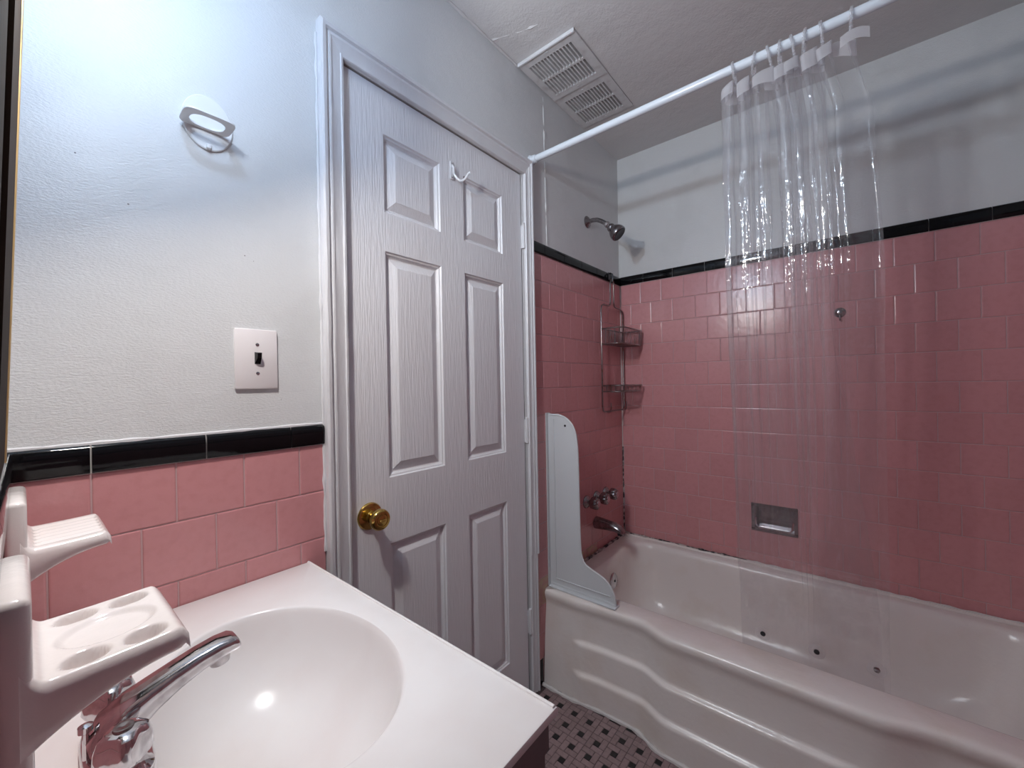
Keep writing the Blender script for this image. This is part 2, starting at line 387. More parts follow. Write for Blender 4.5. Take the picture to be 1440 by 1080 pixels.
# ------------------------------------------------------------------ floor mosaic: pinwheels of four bars round a black dot
Q = 0.0613; c3 = Q/3; fg = 0.0013
def flat(w_, d_):
    b = B(); x, y = w_/2, d_/2; e = 0.0009
    return b.loops([[(-x, -y, -0.003), (x, -y, -0.003), (x, y, -0.003), (-x, y, -0.003)], [(-x, -y, -e), (x, -y, -e), (x, y, -e), (-x, y, -e)],
                    [(-x+e, -y+e, 0), (x-e, -y+e, 0), (x-e, y-e, 0), (-x+e, y-e, 0)]], True, True)
pieces = [(0, 0, c3, c3, 'dot'), (-c3/2, c3, 2*c3, c3, 'mosaic'), (c3, c3/2, c3, 2*c3, 'mosaic'), (c3/2, -c3, 2*c3, c3, 'mosaic'), (-c3, -c3/2, c3, 2*c3, 'mosaic')]
fm = {}; rest = {'dot': B(), 'mosaic': B()}
ox, oy = 1.2260, -0.2373
for i in range(-20, 4):
    for j in range(-21, 4):
        cx, cy = ox+i*Q, oy+j*Q
        near = 0.97 < cx < 1.36 and -0.62 < cy < -0.09
        for dx, dy, w_, d_, m in pieces:
            x, y = cx+dx, cy+dy
            if x-w_/2 < 0.002 or x+w_/2 > 1.375 or y+d_/2 > 0.04 or y-d_/2 < YF: continue
            key = (w_ > d_, w_ == d_, m)
            if near:
                if key not in fm:
                    o = flat(w_-fg, d_-fg).build('floor_tile', m, floor, smooth=0.3); fm[key] = o.data
                else:
                    o = bpy.data.objects.new('floor_tile', fm[key]); C.objects.link(o); o.parent = floor
                o.location = (x, y, random.uniform(-0.0003, 0.0002))
            else:
                b = flat(w_-fg, d_-fg); rest[m].add([(v[0]+x, v[1]+y, v[2]) for v in b.v], b.f)
for m in rest: stuff(rest[m].build('floor_tiles', m, floor, smooth=0.3))

# ------------------------------------------------------------------ door, casing
door = struct(thing('door_1', 'white six panel door with brass knob', 'door', (1.262, 0.012, 0.012))); del door['category']
dx0, dx1, dz0, dz1, dy = 0.541, 1.262, 0.012, 2.021, 0.012
PX = [(0.655, 0.855), (0.955, 1.150)]; PZ = [(0.178, 0.776), (0.957, 1.579), (1.686, 1.900)]
xs = [dx0, PX[0][0], PX[0][1], PX[1][0], PX[1][1], dx1]; zs = [dz0, PZ[0][0], PZ[0][1], PZ[1][0], PZ[1][1], PZ[2][0], PZ[2][1], dz1]
b = B()
for i in range(5):
    for k in range(7):
        if i in (1, 3) and k in (1, 3, 5): continue
        b.add([(xs[i], dy, zs[k]), (xs[i+1], dy, zs[k]), (xs[i+1], dy, zs[k+1]), (xs[i], dy, zs[k+1])], [(0, 1, 2, 3)])
b.add([(dx0, dy, dz0), (dx1, dy, dz0), (dx1, dy, dz1), (dx0, dy, dz1), (dx0, dy+.035, dz0), (dx1, dy+.035, dz0), (dx1, dy+.035, dz1), (dx0, dy+.035, dz1)],
      [(0, 4, 5, 1), (1, 5, 6, 2), (2, 6, 7, 3), (3, 7, 4, 0), (4, 7, 6, 5)])
b.build('door_slab', 'door', door, smooth=0)
prof = [(0, 0), (0.003, 0.0045), (0.007, 0.0055), (0.010, 0.0105), (0.013, 0.0130), (0.016, 0.0130), (0.038, 0.0028), (0.0400, 0.0022)]
for (a, c) in PX:
    for (e, f) in PZ:
        LL = [[(a+o, dy+d, e+o), (c-o, dy+d, e+o), (c-o, dy+d, f-o), (a+o, dy+d, f-o)] for o, d in prof]
        B().loops(LL, True).build('panel', 'door', door, smooth=0.25)
# hinges (painted)
for z in (1.78, 1.024, 0.28):
    h = B().box(1.2625, 1.2675, 0.006, 0.013, z-0.045, z+0.045, 0.001).build('hinge', 'trim', door)
    B().tube([(1.266, 0.002, z-0.046), (1.266, 0.002, z+0.046)], 0.0062, 12).build('hinge_knuckle', 'trim', h)
    B().lathe([(0.0045, 0), (0.007, 0.002), (0.006, 0.006), (0.002, 0.008)], (1.266, 0.002, z+0.046), (0, 0, 1), 12).build('hinge_pin', 'trim', h)
# knob
kx, kz = 0.594, 0.868
kn = B().lathe([(0.0355, 0), (0.0355, 0.002), (0.033, 0.006), (0.024, 0.0085), (0.0155, 0.010), (0.0135, 0.014), (0.0125, 0.026), (0.014, 0.031), (0.022, 0.035), (0.0265, 0.042), (0.0272, 0.049), (0.0255, 0.055), (0.022, 0.0585), (0.0165, 0.0590), (0.0155, 0.0572), (0.0145, 0.0572)], (kx, dy, kz), (0, -1, 0), 36).build('door_knob', 'brass', door, smooth=0.7)
kn['label'] = 'round polished brass door knob'
B().lathe([(0.014, 0.0573), (0.0135, 0.0585), (0.011, 0.0595), (0.001, 0.060)], (kx, dy, kz), (0, -1, 0), 24).box(kx-0.0085, kx+0.0085, dy-0.064, dy-0.058, kz-0.003, kz+0.003, 0.001).build('lock_button', 'brass', kn)
# jamb and stop
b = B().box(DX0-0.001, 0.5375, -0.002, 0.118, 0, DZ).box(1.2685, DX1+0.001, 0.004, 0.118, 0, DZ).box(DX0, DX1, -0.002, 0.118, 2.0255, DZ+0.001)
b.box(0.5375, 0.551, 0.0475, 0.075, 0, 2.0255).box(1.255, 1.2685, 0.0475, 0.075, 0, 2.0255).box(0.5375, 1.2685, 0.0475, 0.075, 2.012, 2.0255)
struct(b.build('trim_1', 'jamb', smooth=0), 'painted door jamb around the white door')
def casing(width):
    pr = [(0.0, 0.0055), (0.0, -0.006), (0.002, -0.009), (0.007, -0.010), (0.009, -0.0075), (0.012, -0.0075), (0.030, -0.011), (0.036, -0.0145), (0.040, -0.0145), (0.042, -0.0115), (0.046, -0.0115), (0.049, -0.018), (0.057, -0.0195), (0.062, -0.017), (0.062, 0.0055)]
    return [(a*width/0.062, b_) for a, b_ in pr]
ci0, ci1, ciz = 0.534, 1.2685, 2.0225
wl, wr_, wt = ci0-CX0-0.001, CX1-ci1-0.0005, 0.060
def jag(z, s): return 0.0016*noise.noise(Vector((z*14, s, 0.3)))
LL = []
for k in range(41):
    t = k/40; LL.append([(ci0-a+(jag(t*3+i, 1) if 0 < k < 40 and 0 < i < 14 else 0), y, (lerp(0, ciz, t)+(a/wl*wt if k == 40 else 0))) for i, (a, y) in enumerate(casing(wl))])
struct(B().loops(LL, True, True).build('trim_2', 'trim', smooth=0.35), 'painted moulded casing beside the light switch')
L0 = [(ci0-a/wt*wl, y, ciz+a) for a, y in casing(wt)]; L1 = [(ci1+a/wt*wr_, y, ciz+a) for a, y in casing(wt)]
struct(B().loops([L0, L1], True, True).build('trim_3', 'trim', smooth=0.35), 'painted moulded head casing above the door')
pc = casing(wr_)
struct(B().loops([[(ci1+a, y, 0.54) for a, y in pc], [(ci1+a, y, ciz+a/wr_*wt) for a, y in pc]], True, True).build('trim_4', 'trim', smooth=0.35), 'upper painted casing on the hinge side of the door')
pc2 = [(a*0.93, y*0.72 if y < 0 else y) for a, y in pc]
struct(B().loops([[(ci1+a, y, 0) for a, y in pc2], [(ci1+a, y, 0.5395) for a, y in pc2]], True, True).build('trim_5', 'trim', smooth=0.35), 'thinner lower painted casing on the hinge side')

# ------------------------------------------------------------------ light switch
t = thing('light_switch', 'white toggle light switch plate with black lever on painted wall', 'light switch', (0.333, 0.006, 1.2705))
B().box(0.2925, 0.3735, -0.0005, 0.0058, 1.2075, 1.3335, 0.003, 2).build('plate', 'plate', t)
lv = B().add([(0.3285, -0.0006, 1.260), (0.3395, -0.0006, 1.260), (0.3395, -0.0006, 1.285), (0.3285, -0.0006, 1.285),
              (0.3300, -0.012, 1.272), (0.3380, -0.012, 1.272), (0.3380, -0.0145, 1.283), (0.3300, -0.0145, 1.283)],
             [(0, 1, 2, 3), (4, 7, 6, 5), (0, 4, 5, 1), (1, 5, 6, 2), (2, 6, 7, 3), (3, 7, 4, 0)]).build('lever', 'black', t, smooth=0)
lv['label'] = 'black toggle lever'
for z in (1.2402, 1.3008):
    B().lathe([(0.0036, 0), (0.0034, 0.0008), (0.002, 0.0015)], (0.334, -0.0005, z), (0, -1, 0), 12).build('screw', 'chrome', t)

# ------------------------------------------------------------------ round holder on the painted wall
hx, hz, rx, rz_ = 0.2555, 1.731, 0.0415, 0.0525
t = thing('cup_holder', 'white plastic round wall holder with a protruding cup loop', 'wall holder', (hx, 0.006, hz))
n = 64; yb, yf = 0.0058, 0.0012
el = [(hx+rx*math.cos(2*PI*k/n), hz+rz_*math.sin(2*PI*k/n)) for k in range(n)]
B().loops([[(x, yb, z) for x, z in el], [(x, yf+0.001, z) for x, z in el], [(lerp(x, hx, 0.03), yf, lerp(z, hz, 0.03)) for x, z in el]], True, True).build('back_disc', 'white_plastic', t, smooth=0.5)
zc, xc0, yc0 = 1.7145, 0.2475, -0.028
def ringpt(k, inner):
    a = 2*PI*k/n; cc, ss = math.cos(a), math.sin(a)
    if inner: return (xc0+0.0275*math.copysign(abs(cc)**0.8, cc), yc0+0.0205*math.copysign(abs(ss)**0.8, ss))
    return (xc0+0.0400*math.copysign(abs(cc)**0.45, cc), max(-0.0615, min(0.001, -0.030+0.0315*math.copysign(abs(ss)**0.40, ss))))
O_ = [ringpt(k, 0) for k in range(n)]; I_ = [ringpt(k, 1) for k in range(n)]
LL = [[(x, y, zc) for x, y in O_], [(x, y, zc+0.0032) for x, y in O_], [(x, y, zc+0.0032) for x, y in I_], [(x, y, zc) for x, y in I_], [(x, y, zc) for x, y in O_]]
B().loops(LL, False).build('holder_loop', 'white_plastic', t, smooth=0.5)
B().box(hx-0.004, hx+0.004, -0.005, 0.003, hz-0.052, hz-0.043, 0.0015).build('peg', 'white_plastic', t)

# ------------------------------------------------------------------ robe hook on the door
t = thing('robe_hook', 'small white metal coat hook screwed to the panel door', 'hook', (0.905, 0.012, 1.885))
B().box(0.897, 0.913, 0.0078, 0.0118, 1.868, 1.925, 0.0018, 2).build('plate', 'trim', t)
p = []
for k in range(17):
    a = k/16
    ang = lerp(-0.1*PI, 1.15*PI, a)
    p.append((0.907+0.045*a**1.0*0.9, 0.004-0.033*a, 1.886-0.022*math.sin(PI*min(1, a*1.12))+0.012*max(0, a-0.75)*4*0.5))
B().tube([(0.905, 0.008, 1.912), (0.905, 0.001, 1.902)]+p, [0.0042]*2+[0.0040]*16+[0.0052], 10).build('prong', 'trim', t)
for z in (1.918, 1.875): B().lathe([(0.0032, 0), (0.003, 0.001), (0.001, 0.0018)], (0.905, 0.0078, z), (0, -1, 0), 10).build('screw', 'chrome', t)

# ------------------------------------------------------------------ ceiling vents
def vent(x0, x1, y0, y1, label, th, lip):
    t = thing('ceiling_vent', label, 'vent', ((x0+x1)/2, (y0+y1)/2, H-0.0002), 'ceiling vent grilles')
    zt, zb = H-0.0004, H-th
    bx0, bx1, by0, by1 = x0+0.036, x1-0.028, y0+0.030, y1-0.026
    xm = (bx0+bx1)/2
    b = B()
    for a in ((x0, bx0, y0, y1), (bx1, x1, y0, y1), (bx0, bx1, y0, by0), (bx0, bx1, by1, y1), (xm-0.004, xm+0.004, by0, by1)): b.box(*a, zb, zt)
    b.build('frame', 'vent', t, smooth=0)
    if lip: B().box(x0-0.002, x0+0.006, y0, y1, zb-0.004, zt, 0.0015).build('lip', 'trim', t)
    n = 14; pw = (by1-by0)/n
    sh = {}
    for bank, (p, q) in enumerate(((bx0, xm-0.004), (xm+0.004, bx1))):
        for k in range(n+1):
            y = by0+k*pw
            if bank not in sh or k == 0:
                o = B().add([(p, y+0.0038, zb-0.0002), (q, y+0.0038, zb-0.0002), (q, y-0.0012, zb), (p, y-0.0012, zb), (p, y-0.0002, zb+0.012), (q, y-0.0002, zb+0.012), (q, y-0.0042, zb+0.012), (p, y-0.0042, zb+0.012)],
                            [(0, 1, 2, 3), (3, 2, 6, 7), (7, 6, 5, 4), (4, 5, 1, 0), (0, 3, 7, 4), (1, 5, 6, 2)]).build('slat', 'vent', t, smooth=0); sh[bank] = (o, y)
            else:
                o = bpy.data.objects.new('slat', sh[bank][0].data); C.objects.link(o); o.parent = t; o.location = (0, y-sh[bank][1], 0)
    for (sx, sy) in ((x0+0.018, (y0+y1)/2), (x1-0.014, (y0+y1)/2)):
        B().lathe([(0.004, 0), (0.0035, 0.0012), (0.001, 0.002)], (sx, sy, zb), (0, 0, -1), 10).build('screw', 'vent', t)
    return t
vent(1.243, 1.498, -0.250, -0.002, 'raised square ceiling grille with bright lip above the door', 0.010, True)
vent(1.502, 1.752, -0.248, -0.002, 'flatter square ceiling grille nearer the shower head', 0.006, False)
b = B()      # dark duct above both grilles
b.add([(1.272, -0.228, H), (1.728, -0.228, H), (1.728, -0.02, H), (1.272, -0.02, H), (1.272, -0.228, H+0.095), (1.728, -0.228, H+0.095), (1.728, -0.02, H+0.095), (1.272, -0.02, H+0.095)],
      [(0, 1, 5, 4), (1, 2, 6, 5), (2, 3, 7, 6), (3, 0, 4, 7), (4, 5, 6, 7)]).build('duct', 'void', ceiling, smooth=0, fixn=False)

# ------------------------------------------------------------------ curtain rod and rings
RX, RZ = 1.327, 2.100
t = thing('curtain_rod', 'white straight shower curtain rod spanning the tub', 'curtain rod', (RX, -0.76, RZ))
B().tube([(RX, -0.004, RZ), (RX, YF+0.004, RZ)], 0.0125, 24).build('rod_tube', 'rod', t)
for y, s_ in ((0.0055, -1), (YF-0.0055, 1)):
    B().lathe([(0.020, 0), (0.020, 0.006), (0.0165, 0.009), (0.0155, 0.028), (0.0125, 0.030)], (RX, y, RZ), (0, s_, 0), 24).build('end_cap', 'rod', t)
RING_Y = [-0.722, -0.772, -0.808, -0.832, -0.861, -0.886, -0.921, -0.979]
RL = ['first', 'second', 'third', 'fourth', 'fifth', 'sixth', 'seventh', 'eighth']
ring_lean = [0.10, -0.12, 0.16, -0.05, 0.12, -0.10, 0.08, -0.06]
for y, le, o_ in zip(RING_Y, ring_lean, RL):
    lab = 'clear ribbed curtain ring on the white rod, %s counting from the door' % o_
    pts, rad = [], []
    for k in range(72):
        a = 2*PI*k/72; cz = RZ-0.0145
        pts.append((RX+0.0195*math.cos(a), y+le*0.03*math.sin(a), cz+0.0295*math.sin(a))); rad.append(0.0029+0.0013*(k % 3 == 0))
    o = B().tube(pts, rad, 8, closed=True).build('curtain_ring', 'ring'); o['label'] = lab; o['category'] = 'curtain ring'; o['group'] = 'curtain rings on the rod'

# ------------------------------------------------------------------ clear shower curtain
def sheet(s, k):
    """s along the cloth, k: 0 top .. 1 hem"""
    z = lerp(2.052, 0.318, k)
    yl = -0.690+0.008*k                                            # far edge, next to the door wall side
    yr = curve([(0, -0.985), (0.12, -1.020), (0.3, -1.034), (1, -1.040)], k)
    ye = curve([(0, -0.93), (0.3, -0.938), (1, -1.03)], k)         # free edge of the folded back layer
    xc = curve([(0, 1.329), (0.25, 1.337), (0.75, 1.44), (0.9, 1.497), (1, 1.515)], k)
    amp = curve([(0, 0.021), (0.15, 0.022), (0.45, 0.015), (0.8, 0.005), (1, 0.004)], k)
    if s < 0.42:
        q = s/0.42; y = lerp(ye, yl, q); ph = q*2*PI*5.0
        x = xc+0.020+amp*0.8*math.sin(ph+0.7+0.5*math.sin(3*k))
        y += 0.010*math.sin(2*ph+0.4)*(1-0.9*k)
        x -= 0.020*max(0, (q-0.8)/0.2)**2
    else:
        q = (s-0.42)/0.58; y = lerp(yl, yr, q); ph = (q+0.035*math.sin(q*11)+0.02*math.sin(q*23+1))*2*PI*8.0
        fade = curve([(0, 1), (0.62, 1.0), (0.80, 0.28), (1, 0.22)], q)
        fade = lerp(fade, 1, max(0, 1-k*9))
        x = xc+amp*fade*math.sin(ph+0.9*math.sin(2.2*k+q*3))
        y += 0.0125*math.sin(2*ph+1.0+k)*fade*(1-0.9*k)
    # packing creases
    for zc_, w_ in ((1.545, 0.004), (1.43, 0.0055), (1.285, 0.005), (1.10, 0.004), (0.66, 0.004), (0.535, 0.0055), (0.46, 0.004)):
        x -= w_*math.exp(-abs(z-zc_-0.02*noise.noise(Vector((s*7, zc_*9, 0))))/0.009)*max(0, 0.35+1.2*noise.noise(Vector((s*11, zc_*17, 4))))
    x += 0.0035*math.sin(k*2*PI*7)*noise.noise(Vector((s*9, k*5, 1)))
    x += (0.005+0.009*max(0, k-0.5))*noise.noise(Vector((s*14, k*10, 3)))
    x += 0.011*max(0, (k-0.62)/0.38)*noise.noise(Vector((s*34+k*6, k*34, 6)))
    y += 0.004*noise.noise(Vector((s*14, k*10, 8)))
    scal = (0.011*math.cos(ph*1.0)+0.006*noise.noise(Vector((s*30, 0, 5))))*max(0, 1-k*12)
    return (x, y, z+scal)
t = thing('shower_curtain', 'clear vinyl shower curtain bunched on the rod and hanging into the tub', 'shower curtain', (1.40, -0.86, 0.32))
sh_ = B().grid(lambda i, j: sheet(i, j), 280, 240).build('clear_sheet', 'vinyl', t, smooth=1.2, fixn=False)
def band(s, j):
    a = sheet(s, j*(0.021+0.004*math.sin(s*40))); return (a[0]-0.0009, a[1], a[2]+0.0006)
o = B().grid(band, 260, 5).build('header_band', 'band', t, smooth=1.2, fixn=False); o['label'] = 'frosted white reinforced top hem'
# the last corner of the hem flops over sideways
cr = sheet(1.0, 0.0)
fl = B().grid(lambda i, j: (cr[0]-0.004-0.006*math.sin(i*2.5), cr[1]+0.016-0.055*i, cr[2]+0.006-0.006*i-0.026*j+0.008*math.sin(i*3)), 8, 5).build('loose_corner', 'band', t, smooth=1.2, fixn=False)
for y, z, m in ((-0.745, 0.405, 'vinyl'), (-0.880, 0.398, 'dark_metal'), (-1.012, 0.405, 'dull_chrome')):
    kk = (2.052-z)/(2.052-0.318)
    best = min((abs(sheet(0.42+0.58*q/200, kk)[1]-y), q) for q in range(201))[1]; c_ = sheet(0.42+0.58*best/200, kk)
    pk = B().lathe([(0.021, 0), (0.021, 0.0006), (0.001, 0.0008)], (c_[0]-0.004, c_[1], z), (-1, 0, 0), 20).build('magnet_pocket', 'vinyl', t)
    B().lathe([(0.0072, 0.001), (0.0072, 0.003), (0.006, 0.0036), (0.001, 0.0037)], (c_[0]-0.004, c_[1], z), (-1, 0, 0), 16).build('magnet', 'dark_metal' if m != 'dull_chrome' else m, pk)

# ------------------------------------------------------------------ bathtub
RIMZ = 0.372
def apx(y):
    return curve([(-1.525, 1.362), (-1.38, 1.366), (-1.20, 1.376), (-1.13, 1.374), (-0.99, 1.345), (-0.50, 1.344), (-0.385, 1.381), (-0.28, 1.377), (-0.12, 1.360), (-0.01, 1.361)], y)
t = thing('bathtub', 'off white enamel bathtub with a wavy stepped apron', 'bathtub', (1.74, -0.76, 0))
n = 280; cxm, cym = (1.455+2.085)/2, -0.745
def rr_loop(x0, x1, y0, y1, r, z, z_fn=None):
    pts = []
    for k in range(n):
        a = 2*PI*k/n; dxx, dyy = math.cos(a), math.sin(a)*2.0
        # ray from the centre to the rounded rectangle (march on the signed distance)
        lo, hi = 0.0, 2.0
        for _ in range(34):
            m_ = (lo+hi)/2; px, py = cxm+dxx*m_, cym+dyy*m_
            qx = abs(px-(x0+x1)/2)-(x1-x0)/2+r; qy = abs(py-(y0+y1)/2)-(y1-y0)/2+r
            d = math.hypot(max(qx, 0), max(qy, 0))+min(max(qx, qy), 0)-r
            if d < 0: lo = m_
            else: hi = m_
        px, py = cxm+dxx*lo, cym+dyy*lo
        pts.append((px, py, z))
    return pts
outer = []
for (x, y, z) in rr_loop(1.30, W-0.001, YF+0.001, -0.001, 0.0005, RIMZ):
    if x < 1.36: x = apx(y)+0.022
    outer.append((x, y, RIMZ))
lev = [(1.462, 2.082, -1.452, -0.078, 0.10, RIMZ+0.0005), (1.470, 2.074, -1.444, -0.086, 0.10, RIMZ-0.003), (1.477, 2.066, -1.435, -0.093, 0.10, RIMZ-0.014),
       (1.481, 2.060, -1.425, -0.097, 0.10, RIMZ-0.035), (1.487, 2.050, -1.40, -0.105, 0.11, 0.25), (1.495, 2.040, -1.35, -0.115, 0.12, 0.14), (1.515, 2.02, -1.30, -0.135, 0.13, 0.085),
       (1.55, 1.985, -1.24, -0.17, 0.13, 0.060), (1.62, 1.91, -1.15, -0.25, 0.12, 0.052), (1.72, 1.82, -0.95, -0.5, 0.04, 0.050)]
B().loops([outer]+[rr_loop(*l) for l in lev], True).build('tub_shell', 'enamel', t, smooth=0.9)
PROF = [(RIMZ, 0.023), (RIMZ-0.0006, 0.014), (RIMZ-0.003, 0.007), (RIMZ-0.008, 0.002), (RIMZ-0.015, 0.0), (0.346, 0.0006), (0.336, 0.004), (0.326, 0.0075), (0.312, 0.009),
        (0.226, 0.0085), (0.221, 0.0075), (0.217, 0.0045), (0.2135, -0.001), (0.210, -0.0055), (0.206, -0.0080), (0.200, -0.0088), (0.118, -0.0092), (0.113, -0.0102), (0.109, -0.0135), (0.1055, -0.019), (0.102, -0.0230), (0.098, -0.0252), (0.092, -0.0258), (0.0, -0.0265)]
def apron(i, j):
    y = lerp(-0.001, YF+0.001, i); k = j*(len(PROF)-1); a = int(round(k)); z, d = PROF[a]
    if z < 0.31:
        e = curve([(-1.40, 0), (-1.36, 1), (-0.17, 1), (-0.125, 0)], y)
        flat_ = lerp(0.009, -0.0265, (0.312-z)/0.312)*0.6
        d = lerp(flat_, d, e)
    return (apx(y)+d, y, z)
B().grid(apron, 150, len(PROF)).build('apron', 'enamel', t, smooth=1.0)
# rounded wall flange of the rim
B().tube([(W-0.0095, y, RIMZ+0.002+0.004*noise.noise(Vector((y*6, 0, 0)))) for y in [-0.004-i*0.0304 for i in range(51)]], 0.008, 8).build('wall_flange', 'enamel', t)
bead('caulk_line', 'mildew', [(W-0.0085, -0.01, RIMZ+0.010), (W-0.0085, -0.6, RIMZ+0.009)], 0.0042, t, 0.8, 13)
bead('caulk_line', 'white_caulk', [(W-0.0085, -0.6, RIMZ+0.009), (W-0.0085, -1.5, RIMZ+0.009)], 0.004, t, 0.6, 14)
bead('caulk_line', 'mildew', [(1.432, -0.006, RIMZ+0.004), (2.11, -0.006, RIMZ+0.004)], 0.006, t, 0.7, 15)
pts = [(apx(-0.02-0.014*i)-0.0265-0.002, -0.004-0.014*i, 0.003) for i in range(100)]
P2, RR = [], []
for i, p in enumerate(pts):
    P2.append(p); RR.append(0.0075*(1+0.8*noise.noise(Vector((i*0.45, 2, 0)))))
B().tube(P2, RR, 7).build('floor_caulk', 'white_caulk', t)
ov = B().lathe([(0.036, 0), (0.036, 0.003), (0.031, 0.007), (0.012, 0.0085), (0.001, 0.0088)], (1.770, -0.1035, 0.277), (0, -1, 0.10), 28).build('overflow_plate', 'chrome', t)
B().lathe([(0.005, 0.008), (0.005, 0.011), (0.001, 0.012)], (1.770, -0.1035, 0.277), (0, -1, 0.10), 12).build('screw', 'dark_metal', ov)
B().lathe([(0.030, 0), (0.030, 0.003), (0.022, 0.005), (0.020, 0.002), (0.001, 0.002)], (1.77, -0.30, 0.051), (0, 0, 1), 24).build('drain', 'dull_chrome', t)

# ------------------------------------------------------------------ splash guard at the tub corner
t = thing('splash_guard', 'white plastic curved splash guard standing on the tub rim corner', 'splash guard', (1.402, -0.13, RIMZ))
base = [(-0.014, 0.380), (-0.014, 1.078), (-0.052, 1.078), (-0.082, 1.070), (-0.108, 1.052), (-0.126, 1.025), (-0.136, 0.985), (-0.141, 0.90), (-0.143, 0.70), (-0.145, 0.57), (-0.150, 0.530), (-0.163, 0.503), (-0.190, 0.488), (-0.222, 0.477), (-0.250, 0.464), (-0.272, 0.442), (-0.286, 0.412), (-0.290, 0.380)]
# refine the outline with a Catmull-Rom pass on the curved part
def cat(pts, m):
    out = []
    for i in range(len(pts)-1):
        p0, p1, p2, p3 = pts[max(i-1, 0)], pts[i], pts[i+1], pts[min(i+2, len(pts)-1)]
        for k in range(m):
            u = k/m
            out.append(tuple(0.5*((2*p1[c])+(-p0[c]+p2[c])*u+(2*p0[c]-5*p1[c]+4*p2[c]-p3[c])*u*u+(-p0[c]+3*p1[c]-3*p2[c]+p3[c])*u**3) for c in (0, 1)))
    out.append(pts[-1]); return out
edge = cat(base[2:], 4); outl = base[:2]+edge
B().prism(outl, 'yz', 1.401, 1.4045).build('panel', 'guard', t, smooth=0.4)
B().tube([(1.4028, y, z) for y, z in ([base[1]]+edge)], 0.0042, 8).build('rolled_edge', 'guard', t)
B().box(1.386, 1.416, -0.0045, -0.0005, 0.376, 1.086, 0.0012).box(1.4015, 1.4055, -0.017, -0.003, 0.378, 1.083, 0.001).build('wall_strip', 'guard', t)
B().box(1.384, 1.422, -0.297, -0.004, RIMZ+0.0005, RIMZ+0.0065, 0.0015).box(1.400, 1.4055, -0.290, -0.006, RIMZ+0.006, RIMZ+0.016, 0.001).build('base_strip', 'guard', t)
B().tube([(1.3995, -0.030, 0.41), (1.3995, -0.270, 0.41)], 0.0022, 6).tube([(1.3995, -0.032, 0.41), (1.3995, -0.032, 1.06)], 0.0022, 6).build('rib', 'guard', t)
B().lathe([(0.0048, 0), (0.004, 0.002), (0.001, 0.0026)], (1.401, -0.086, 1.036), (-1, 0, 0), 12).build('screw', 'dark_metal', t)

# ------------------------------------------------------------------ wire shower caddy
t = thing('shower_caddy', 'two tier wire shower caddy hanging in the tiled corner', 'shower caddy', (1.982, -0.025, 1.06))
yc = -0.022; xl, xr, xm = 1.856, 2.108, 1.982
B().tube([(xm-0.020, yc, 1.625), (xm-0.020, yc, 1.715), (xm-0.016, yc-0.001, 1.735), (xm, yc-0.002, 1.743), (xm+0.016, yc-0.001, 1.735), (xm+0.020, yc, 1.715), (xm+0.020, yc, 1.625), (xm+0.026, yc, 1.606), (xm+0.04, yc, 1.600),
          (xr-0.03, yc, 1.598), (xr-0.008, yc, 1.590), (xr, yc, 1.570), (xr, yc, 1.085), (xr-0.008, yc, 1.064), (xr-0.03, yc, 1.058), (xl+0.03, yc, 1.058), (xl+0.008, yc, 1.064), (xl, yc, 1.085), (xl, yc, 1.570), (xl+0.008, yc, 1.590), (xl+0.03, yc, 1.598), (xm-0.04, yc, 1.600), (xm-0.026, yc, 1.606)], 0.0040, 8, closed=True).build('frame', 'wire', t, smooth=1.0)
hk = B().tube([(xm, -0.0065, 1.772), (xm, -0.014, 1.776), (xm, yc-0.004, 1.768), (xm, yc-0.006, 1.750), (xm, yc-0.004, 1.733), (xm, yc+0.004, 1.727)], 0.0050, 8)
hk.box(xm-0.011, xm+0.011, -0.0105, -0.0065, 1.742, 1.780, 0.001).build('wall_hook', 'dark_metal', t)
yo = -0.133
def basket(zt_, zb_, nb):
    rim = [(xl+0.004, yc-0.003, zt_), (xl+0.004, yo+0.03, zt_), (xl+0.014, yo+0.006, zt_), (xl+0.035, yo, zt_), (xr-0.035, yo, zt_), (xr-0.014, yo+0.006, zt_), (xr-0.004, yo+0.03, zt_), (xr-0.004, yc-0.003, zt_)]
    o = B().tube(rim, 0.0036, 8, closed=True).build('basket', 'wire', t, smooth=1.0)
    lo = [(x, y if y > -0.03 else y+0.006, zb_) for x, y, z in rim]
    B().tube(lo, 0.0030, 8, closed=True).build('lower_rim', 'wire', o, smooth=1.0)
    for k in range(nb):
        x = lerp(xl+0.018, xr-0.018, k/(nb-1))
        B().tube([(x, yc-0.003, zt_), (x, yc-0.004, zb_-0.002), (x, yo+0.006, zb_-0.002), (x, yo, zt_)], 0.0017, 6).build('wire', 'wire', o)
    for k in range(4):
        y = lerp(yc-0.02, yo+0.018, k/3)
        for x, dx in ((xl+0.004, 1), (xr-0.004, -1)): B().tube([(x, y, zt_), (x, y, zb_)], 0.0017, 6).build('wire', 'wire', o)
basket(1.474, 1.397, 14); basket(1.190, 1.160, 14)
for x in (xl+0.035, xr-0.035):
    B().tube([(x, yc, 1.060), (x, yc-0.014, 1.056), (x, yc-0.026, 1.062), (x, yc-0.030, 1.085), (x, yc-0.028, 1.104)], 0.0026, 8).build('razor_hook', 'wire', t)

